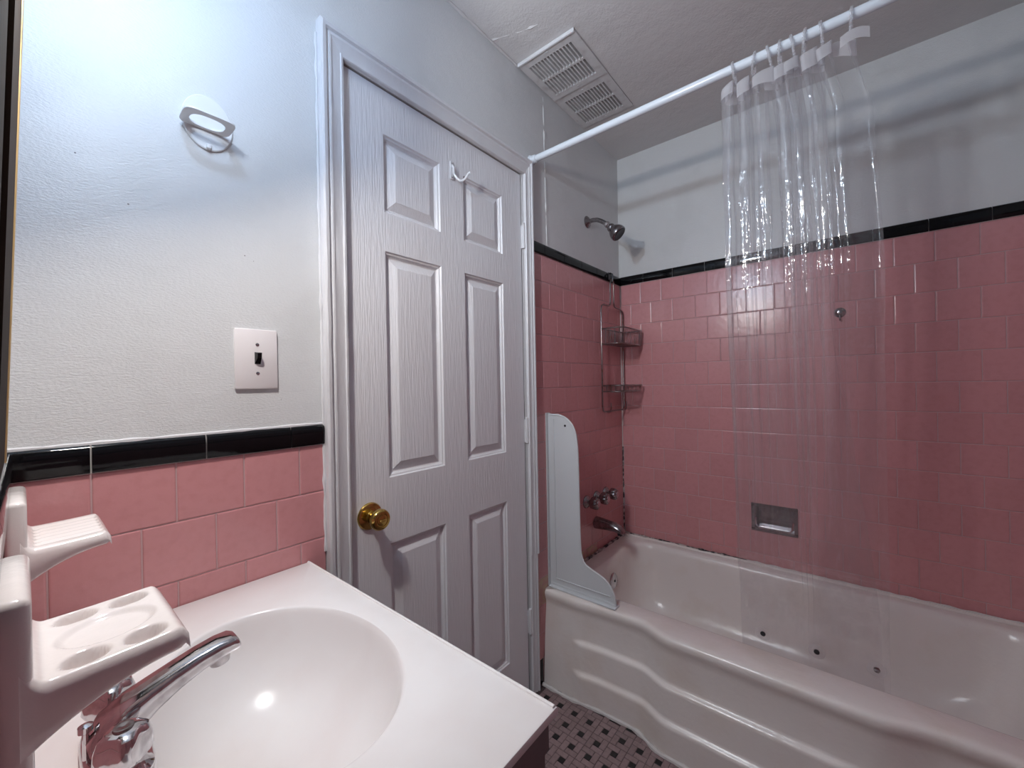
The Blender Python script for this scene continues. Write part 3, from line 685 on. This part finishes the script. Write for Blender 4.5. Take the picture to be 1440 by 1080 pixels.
# ------------------------------------------------------------------ shower head, handles, spout
t = thing('wall_shower', 'chrome shower head on a bent arm above the tiles', 'shower head', (1.781, 0.006, 1.989))
B().lathe([(0.029, 0), (0.029, 0.003), (0.024, 0.008), (0.015, 0.013), (0.0115, 0.016)], (1.781, 0.0058, 1.989), (0, -1, 0), 24).build('flange', 'dull_chrome', t)
B().tube([(1.781, -0.002, 1.989), (1.781, -0.025, 1.990), (1.781, -0.048, 1.986), (1.781, -0.070, 1.974), (1.781, -0.098, 1.952)], 0.0105, 16).build('arm', 'dull_chrome', t)
ax = Vector((0.10, -0.70, -0.70)).normalized(); o0 = Vector((1.781, -0.094, 1.955))
B().lathe([(0.011, 0), (0.0145, 0.002), (0.0145, 0.014), (0.012, 0.017), (0.0125, 0.022), (0.016, 0.025)], o0, ax, 20).build('swivel_nut', 'chrome', t)
hd = B().lathe([(0.014, 0.022), (0.018, 0.026), (0.020, 0.034), (0.019, 0.040), (0.024, 0.046), (0.033, 0.060), (0.037, 0.070), (0.038, 0.082), (0.036, 0.088), (0.033, 0.0895)], o0, ax, 32).build('head', 'dull_chrome', t, smooth=0.8)
B().lathe([(0.0335, 0.0893), (0.031, 0.0915), (0.012, 0.0905), (0.001, 0.0905)], o0, ax, 28).build('spray_face', 'dark_metal', hd)
hn = ['beside the splash guard', 'between the other two', 'closest to the tiled corner']
for x, q in zip((1.712, 1.811, 1.910), hn):
    t = thing('bath_tap', 'chrome fluted round tap handle %s' % q, 'tap handle', (x, 0, 0.643), 'three tap handles over the tub spout')
    B().lathe([(0.030, 0), (0.030, 0.003), (0.026, 0.010), (0.017, 0.016), (0.014, 0.020), (0.014, 0.028)], (x, 0, 0.643), (0, -1, 0), 24).build('escutcheon', 'dull_chrome', t)
    LL = []
    for r, h in [(0.013, 0.026), (0.022, 0.028), (0.0265, 0.033), (0.0275, 0.045), (0.026, 0.058), (0.022, 0.064), (0.016, 0.066)]:
        LL.append([(x+r*(1+(0.07*math.cos(8*a) if r > 0.02 else 0))*math.cos(a), -h, 0.643+r*(1+(0.07*math.cos(8*a) if r > 0.02 else 0))*math.sin(a)) for a in [2*PI*k/64 for k in range(64)]])
    kb = B().loops(LL, True, True).build('knob', 'dull_chrome', t, smooth=0.7)
    B().lathe([(0.0155, 0.0655), (0.0145, 0.068), (0.001, 0.0685)], (x, 0, 0.643), (0, -1, 0), 20).build('cap', 'chrome', kb)
t = thing('tub_spout', 'chrome tub spout below the tap handles', 'tub spout', (1.806, 0, 0.518))
LL = []
for y, zc, a, b_ in [(-0.0005, 0.520, 0.030, 0.029), (-0.006, 0.520, 0.030, 0.029), (-0.03, 0.520, 0.0285, 0.0275), (-0.07, 0.519, 0.0265, 0.0235), (-0.10, 0.517, 0.0255, 0.021), (-0.122, 0.511, 0.0245, 0.0185), (-0.137, 0.503, 0.022, 0.0155), (-0.145, 0.494, 0.017, 0.010)]:
    LL.append([(1.806+a*math.cos(2*PI*k/28), y, zc+b_*math.sin(2*PI*k/28)) for k in range(28)])
sp = B().loops(LL, True, True).build('spout_body', 'dull_chrome', t, smooth=0.9)
B().lathe([(0.0155, 0), (0.0165, 0.012), (0.013, 0.013), (0.012, 0.004), (0.001, 0.004)], (1.806, -0.128, 0.498), (0, -0.15, -1), 20).build('outlet', 'dark_metal', sp)

# ------------------------------------------------------------------ recessed soap holder and small knob on the tub wall
t = thing('recessed_soap_holder', 'chrome recessed soap holder set into the pink tub wall', 'soap holder', (W, -0.704, 0.53))
y0, y1, z0, z1 = HY0-0.007, HY1+0.007, HZ0-0.007, HZ1+0.007
b = B()
for a in ((y0, y1, z0, HZ0+0.006), (y0, y1, HZ1-0.006, z1), (y0, HY0+0.006, HZ0, HZ1), (HY1-0.006, y1, HZ0, HZ1)): b.box(W-0.0045, W-0.0005, *a)
b.build('frame', 'dull_chrome', t, smooth=0)
b = B(); X1 = W+0.055
a0, a1, c0, c1 = HY0+0.0008, HY1-0.0008, HZ0+0.0008, HZ1-0.0008
b.add([(W-0.001, a0, c0), (W-0.001, a1, c0), (W-0.001, a1, c1), (W-0.001, a0, c1), (X1, a0+0.012, c0+0.012), (X1, a1-0.012, c0+0.012), (X1, a1-0.012, c1-0.012), (X1, a0+0.012, c1-0.012)],
      [(0, 1, 5, 4), (1, 2, 6, 5), (2, 3, 7, 6), (3, 0, 4, 7), (4, 5, 6, 7)]).build('recess_box', 'dull_chrome', t, smooth=0, fixn=False)
B().tube([(W-0.002, HY1-0.010, 0.585), (W-0.010, HY1-0.012, 0.556), (W-0.013, HY1-0.022, 0.546), (W-0.013, HY0+0.022, 0.546), (W-0.010, HY0+0.012, 0.556), (W-0.002, HY0+0.010, 0.585)], 0.005, 8).build('tray_lip', 'chrome', t)
t = thing('suction_hook', 'small round grey suction hook on the pink tub wall', 'hook', (W, -0.942, 1.468))
B().lathe([(0.020, 0.0005), (0.019, 0.003), (0.012, 0.006), (0.008, 0.010), (0.010, 0.014), (0.008, 0.018), (0.001, 0.019)], (W, -0.942, 1.472), (-1, 0, 0), 20).build('suction_cup', 'dull_chrome', t)
B().tube([(W-0.008, -0.942, 1.466), (W-0.010, -0.942, 1.448), (W-0.018, -0.942, 1.440), (W-0.026, -0.942, 1.446)], 0.003, 8).build('hook_prong', 'dull_chrome', t)

# ------------------------------------------------------------------ vanity cabinet
t = thing('vanity_cabinet', 'grey painted vanity cabinet under the white sink top', 'cabinet', (0.2, -0.34, 0))
vx, vy0, vy1, vz = 0.416, -0.669, -0.010, 0.7955
B().box(0.002, vx, vy0, vy0+0.016, 0, vz).box(0.002, vx, vy1-0.016, vy1, 0, vz).box(0.002, vx, vy0+0.016, vy1-0.016, 0.09, 0.106).box(0.002, 0.010, vy0+0.016, vy1-0.016, 0.106, vz).build('carcass', 'cab', t, smooth=0)
B().box(0.002, vx+0.004, vy0-0.004, vy0, vz-0.034, vz, 0.001).build('top_moulding', 'cab', t)
B().box(0.345, 0.360, vy0+0.016, vy1-0.016, 0, 0.09).build('toe_kick', 'cab', t, smooth=0)
B().box(vx-0.018, vx, vy0+0.016, vy0+0.056, 0.106, vz).box(vx-0.018, vx, vy1-0.056, vy1-0.016, 0.106, vz).box(vx-0.018, vx, vy0+0.056, vy1-0.056, vz-0.06, vz).box(vx-0.018, vx, vy0+0.056, vy1-0.056, 0.106, 0.14).build('face_frame', 'cab', t, smooth=0)
for a, c, kx_ in ((vy0+0.045, -0.337, -0.36), (-0.333, vy1-0.045, -0.31)):
    d = B().box(vx+0.001, vx+0.017, a, c, 0.13, vz-0.045, 0.003).build('cabinet_door', 'cab', t)
    B().lathe([(0.006, 0), (0.006, 0.010), (0.014, 0.016), (0.013, 0.022), (0.001, 0.025)], (vx+0.017, kx_, 0.60), (1, 0, 0), 16).build('knob', 'chrome', d)
# vanity top with moulded basin
TZ, TB = 0.810, 0.7965
tx0, tx1, ty0, ty1 = 0.0008, 0.433, -0.678, -0.0015
bx, by, ba, bb = 0.241, -0.3416, 0.144, 0.203
t = thing('bathroom_sink', 'white moulded sink top with an oval basin', 'sink', (0.217, -0.34, TB))
n = 128; angs = [2*PI*k/n for k in range(n)]
def ell(s_, z, sx=0.0): return [(bx+sx+ba*s_*math.cos(a), by+bb*s_*math.sin(a), z) for a in angs]
def rect_at(m_, z):
    out = []
    for a in angs:
        dxx, dyy = ba*math.cos(a), bb*math.sin(a); c_ = []
        if dxx > 1e-9: c_.append((tx1-m_-bx)/dxx)
        if dxx < -1e-9: c_.append((tx0+m_-bx)/dxx)
        if dyy > 1e-9: c_.append((ty1-m_-by)/dyy)
        if dyy < -1e-9: c_.append((ty0+m_-by)/dyy)
        s_ = min(c_); out.append([bx+dxx*s_, by+dyy*s_, z])
    for cx_ in (tx0+m_, tx1-m_):
        for cy_ in (ty0+m_, ty1-m_):
            k = min(range(n), key=lambda i: (out[i][0]-cx_)**2+(out[i][1]-cy_)**2); out[k] = [cx_, cy_, z]
    return [tuple(q) for q in out]
LL = [rect_at(0.004, TB), rect_at(0.0, TB+0.004), rect_at(0.0, TZ-0.004), rect_at(0.0012, TZ-0.0012), rect_at(0.004, TZ), ell(1.03, TZ), ell(1.012, TZ-0.0006), ell(1.0, TZ-0.003), ell(0.985, TZ-0.010), ell(0.965, TZ-0.024), ell(0.92, TZ-0.052), ell(0.84, TZ-0.084), ell(0.72, TZ-0.110, -0.004), ell(0.55, TZ-0.128, -0.008), ell(0.35, TZ-0.139, -0.014), ell(0.13, TZ-0.146, -0.02)]
B().loops(LL, True, False).build('basin_slab', 'marble', t, smooth=0.7)
B().tube([(tx1-0.0045, ty0+0.003, TZ-0.0005), (tx1-0.0045, ty1-0.003, TZ-0.0005)], 0.0030, 8).build('front_bead', 'marble', t)
dr = B().lathe([(0.024, 0), (0.024, 0.002), (0.019, 0.004), (0.017, 0.001), (0.001, 0.001)], (bx-0.02, by, TZ-0.1465), (0, 0, 1), 24).build('drain', 'dull_chrome', t)
B().lathe([(0.013, 0.002), (0.013, 0.006), (0.001, 0.008)], (bx-0.02, by, TZ-0.1465), (0, 0, 1), 20).build('stopper', 'chrome', dr)
# faucet
fy, fx = -0.342, 0.077
t = thing('sink_faucet', 'chrome two handle faucet with long spout on the sink top', 'faucet', (fx, fy, TZ))
pl = []
for k in range(48):
    a = 2*PI*k/48; pl.append((fx+0.027*math.copysign(abs(math.cos(a))**0.8, math.cos(a)), fy+0.079*math.copysign(abs(math.sin(a))**0.6, math.sin(a))))
LL = [[(x, y, TZ+0.0003) for x, y in pl], [(x, y, TZ+0.008) for x, y in pl], [(lerp(fx, x, 0.94), lerp(fy, y, 0.975), TZ+0.013) for x, y in pl], [(lerp(fx, x, 0.82), lerp(fy, y, 0.92), TZ+0.015) for x, y in pl]]
B().loops(LL, True, True).build('base_plate', 'chrome', t, smooth=0.8)
# spout: flattened box-like arm rising from the base
secs = [(0.060, 0.826, 0.0250, 0.018, 0.25), (0.071, 0.840, 0.0240, 0.022, 0.45), (0.088, 0.853, 0.0215, 0.0205, 0.75), (0.106, 0.863, 0.0195, 0.0165, 0.85), (0.128, 0.8725, 0.0182, 0.0135, 0.92), (0.150, 0.8800, 0.0178, 0.0118, 0.96), (0.170, 0.8845, 0.0178, 0.0108, 0.98), (0.184, 0.8855, 0.0170, 0.0100, 1.0), (0.1895, 0.8845, 0.0150, 0.0080, 1.0), (0.1915, 0.8835, 0.0110, 0.0050, 1.0)]
LL = []
for x, z, hw, hh, tl in secs:
    sec = []
    for k in range(32):
        a = 2*PI*k/32; cc = math.copysign(abs(math.cos(a))**0.62, math.cos(a)); ss = math.copysign(abs(math.sin(a))**0.62, math.sin(a))
        nx, nz = -math.sin(0.40*(1-tl*0.4)), math.cos(0.40*(1-tl*0.4))
        sec.append((x+nx*hh*ss, fy+hw*cc, z+nz*hh*ss))
    LL.append(sec)
sp = B().loops(LL, True, True).build('spout', 'chrome', t, smooth=0.8)
B().lathe([(0.0115, 0), (0.0115, 0.008), (0.0105, 0.013), (0.0095, 0.0135), (0.009, 0.008), (0.001, 0.008)], (0.170, fy, 0.877), (0.12, 0, -1), 20).build('aerator', 'chrome', sp)
B().tube([(0.054, fy, 0.826), (0.054, fy, 0.855)], 0.0028, 8).lathe([(0.003, 0), (0.006, 0.002), (0.006, 0.008), (0.002, 0.010)], (0.054, fy, 0.853), (0, 0, 1), 12).build('lift_rod', 'chrome', t)
for s_ in (-1, 1):
    hy = fy+s_*0.051
    hb = B().lathe([(0.023, 0.013), (0.023, 0.016), (0.019, 0.020), (0.0165, 0.025), (0.0155, 0.029)], (fx, hy, TZ), (0, 0, 1), 28).build('handle', 'chrome', t, smooth=0.6)
    LL = []
    for r, h, e in [(0.015, 0.027, 0.0), (0.019, 0.029, 0.10), (0.0205, 0.034, 0.14), (0.0195, 0.047, 0.14), (0.0175, 0.056, 0.10), (0.014, 0.0595, 0.04), (0.009, 0.0605, 0.0)]:
        LL.append([(fx+r*(1+e*math.cos(4*a))*math.cos(a), hy+r*(1+e*math.cos(4*a))*math.sin(a), TZ+h) for a in [2*PI*k/48 for k in range(48)]])
    gp = B().loops(LL, True, True).build('grip', 'chrome', hb, smooth=0.6)
    B().lathe([(0.0085, 0.0602), (0.008, 0.0625), (0.004, 0.0628), (0.001, 0.0618)], (fx, hy, TZ), (0, 0, 1), 18).build('index_cap', 'dull_chrome', hb)

# ------------------------------------------------------------------ ceramic soap dish and toothbrush holder on the vanity wall
def ceramic(name, label, cat, y0, y1, tip, brush):
    t = thing(name, label, cat, (0.0, (y0+y1)/2, 1.0))
    b = B().box(0.0006, 0.0185, y0, y1, 0.955, 1.080, 0.006, 3).build('back_plate', 'ceramic', t, smooth=0.8)
    nx, ny = 60, 72
    def top(u, v):
        x = lerp(0.012, tip, u); yc_ = lerp(y0, y1, v)
        e = max(0, (u-0.86)/0.14); sh_ = 1-0.07*e*e                            # rounded front corners
        y = (y0+y1)/2+(yc_-(y0+y1)/2)*sh_*lerp(1.0, 0.985, u)
        z = 1.0215+0.020*max(0, 1-u/0.16)**2.2
        ed = min(v, 1-v); z -= 0.007*max(0, 1-ed/0.05)**2; z -= 0.009*max(0, 1-(1-u)/0.09)**2
        z += 0.003*u*u
        if not brush:
            if 0.14 < u < 0.92 and 0.10 < v < 0.90:
                z += 0.0018*math.cos((v-0.10)/0.80*2*PI*6)*min(1, (u-0.14)/0.08, (0.92-u)/0.05)-0.0018
        else:
            for hu, hv in ((0.35, 0.16), (0.35, 0.84), (0.72, 0.16), (0.72, 0.84)):
                d = ((u-hu)/0.135)**2+((v-hv)/0.085)**2
                if d < 1: z -= 0.016*(1-d)**0.45
                elif d < 1.5: z -= 0.0012*(1.5-d)/0.5
            d = ((u-0.53)/0.34)**2+((v-0.5)/0.22)**2
            if d < 1: z -= 0.0035*min(1, (1-d)*3)
        return (x, y, z)
    def bot(u, v):
        x, y, _ = top(u, v); z = 0.974+0.033*(math.sin(min(1, u*1.02)*PI/2))**0.8+0.0045*max(0, (u-0.93)/0.07)**2
        ed = min(v, 1-v); z += 0.004*max(0, 1-ed/0.05)**2
        return (x, y, min(z, _-0.003))
    b = B(); g = [[top(i/nx, j/ny) for j in range(ny+1)] for i in range(nx+1)]; h = [[bot(i/nx, j/ny) for j in range(ny+1)] for i in range(nx+1)]
    vs_ = [p for r in g for p in r]+[p for r in h for p in r]; K = (nx+1)*(ny+1); I = lambda i, j: i*(ny+1)+j; fs_ = []
    for i in range(nx):
        for j in range(ny):
            fs_.append((I(i, j), I(i+1, j), I(i+1, j+1), I(i, j+1))); fs_.append((K+I(i, j), K+I(i, j+1), K+I(i+1, j+1), K+I(i+1, j)))
        fs_.append((I(i, 0), K+I(i, 0), K+I(i+1, 0), I(i+1, 0))); fs_.append((I(i, ny), I(i+1, ny), K+I(i+1, ny), K+I(i, ny)))
    for j in range(ny):
        fs_.append((I(nx, j), K+I(nx, j), K+I(nx, j+1), I(nx, j+1))); fs_.append((I(0, j), I(0, j+1), K+I(0, j+1), K+I(0, j)))
    b.add(vs_, fs_).build('shelf', 'ceramic', t, smooth=1.1)
ceramic('soap_dish', 'white ceramic soap dish with ribbed shelf on the pink tiles', 'soap dish', -0.208, -0.070, 0.090, False)
ceramic('toothbrush_holder', 'white ceramic toothbrush holder with oval holes above the faucet', 'toothbrush holder', -0.560, -0.442, 0.0985, True)

# ------------------------------------------------------------------ framed mirror leaning off the vanity wall
t = thing('wall_mirror', 'dark wood framed mirror with gilt edge above the sink', 'mirror', (0.0, -0.51, 1.128))
my0, my1, mz0, mz1 = -0.82, -0.20, 1.128, 1.755
def mx(z): return 0.0024+0.0360*(z-mz0)
def slab(b, y0, y1, z0, z1, f0, f1):
    b.add([(mx(z)+f, y, z) for z in (z0, z1) for y in (y0, y1) for f in (f0, f1)], [(0, 1, 3, 2), (4, 6, 7, 5), (0, 4, 5, 1), (2, 3, 7, 6), (0, 2, 6, 4), (1, 5, 7, 3)]); return b
fw = 0.25
slab(B(), my1-fw, my1-0.006, mz0, mz1, -0.006, 0.0).build('frame_stile', 'wood', t, smooth=0)
slab(B(), my0+0.006, my0+fw, mz0, mz1, -0.006, 0.0).build('frame_stile', 'wood', t, smooth=0)
slab(B(), my0+fw, my1-fw, mz1-0.08, mz1, -0.006, 0.0).build('frame_rail', 'wood', t, smooth=0)
slab(B(), my0+fw, my1-fw, mz0, mz0+0.08, -0.006, 0.0).build('frame_rail', 'wood', t, smooth=0)
slab(B(), my0+fw, my1-fw, mz0+0.08, mz1-0.08, -0.006, -0.0035).build('glass', 'mirror', t, smooth=0)
for y in (my1-0.0065, my0+0.0065):
    B().tube([(mx(z)-0.0004, y, z) for z in (mz0, mz1)], 0.0020, 8).build('gilt_bead', 'gilt', t)
slab(B(), my1-0.0055, my1, mz0, mz1, -0.007, -0.0012).build('outer_edge', 'lip', t, smooth=0)

# ------------------------------------------------------------------ two bulb vanity light above the mirror (out of frame)
LX, LY = 0.115, -0.335
t = thing('vanity_light', 'wall lamp with one warm and one cool bulb above the mirror', 'lamp', (0.0, LY, 1.90))
B().box(-0.0055, 0.016, LY-0.05, LY+0.05, 1.80, 2.06, 0.006, 2).build('wall_plate', 'chrome', t)
for z, m, zb_ in ((1.815, 'warm', 1.90), (2.005, 'cool', 1.92)):
    up = 1 if z > 1.9 else -1
    B().tube([(0.015, LY, zb_), (0.06, LY, zb_), (LX-0.015, LY, zb_), (LX, LY, zb_+0.008*up), (LX, LY, z-0.045*up)], 0.007, 10).build('arm', 'chrome', t)
    B().lathe([(0.013, -0.050), (0.016, -0.046), (0.016, -0.028), (0.012, -0.026)], (LX, LY, z), (0, 0, up), 20).build('socket', 'white_plastic', t)
    B().lathe([(0.012, -0.0275), (0.018, -0.024), (0.026, -0.014), (0.030, 0.0), (0.0275, 0.012), (0.021, 0.0215), (0.011, 0.0278), (0.001, 0.030)], (LX, LY, z), (0, 0, up), 20).build('bulb', m, t)
B().prism([(0.017, 1.685), (0.15, 1.747), (0.275, 1.832), (0.275, 2.10), (0.017, 2.10)], 'xz', LY+0.060, LY+0.063).build('added_dimmer_panel', 'dimmer', t, smooth=0)  # added unseen panel, holds back bulb light from the door wall
B().prism([(0.017, 1.700), (0.10, 1.735), (0.18, 1.77), (0.18, 2.10), (0.017, 2.10)], 'xz', LY-0.063, LY-0.060).build('added_dimmer_panel', 'dimmer', t, smooth=0)  # added unseen panel, holds back bulb light from the nearer tub wall
B().box(-0.0055, 0.017, LY-0.066, LY+0.066, 1.765, 1.80).box(-0.0055, 0.017, LY-0.066, LY+0.066, 2.06, 2.10).box(0.0155, 0.0185, LY-0.066, LY+0.066, 1.765, 2.10).build('back_frame', 'chrome', t, smooth=0)
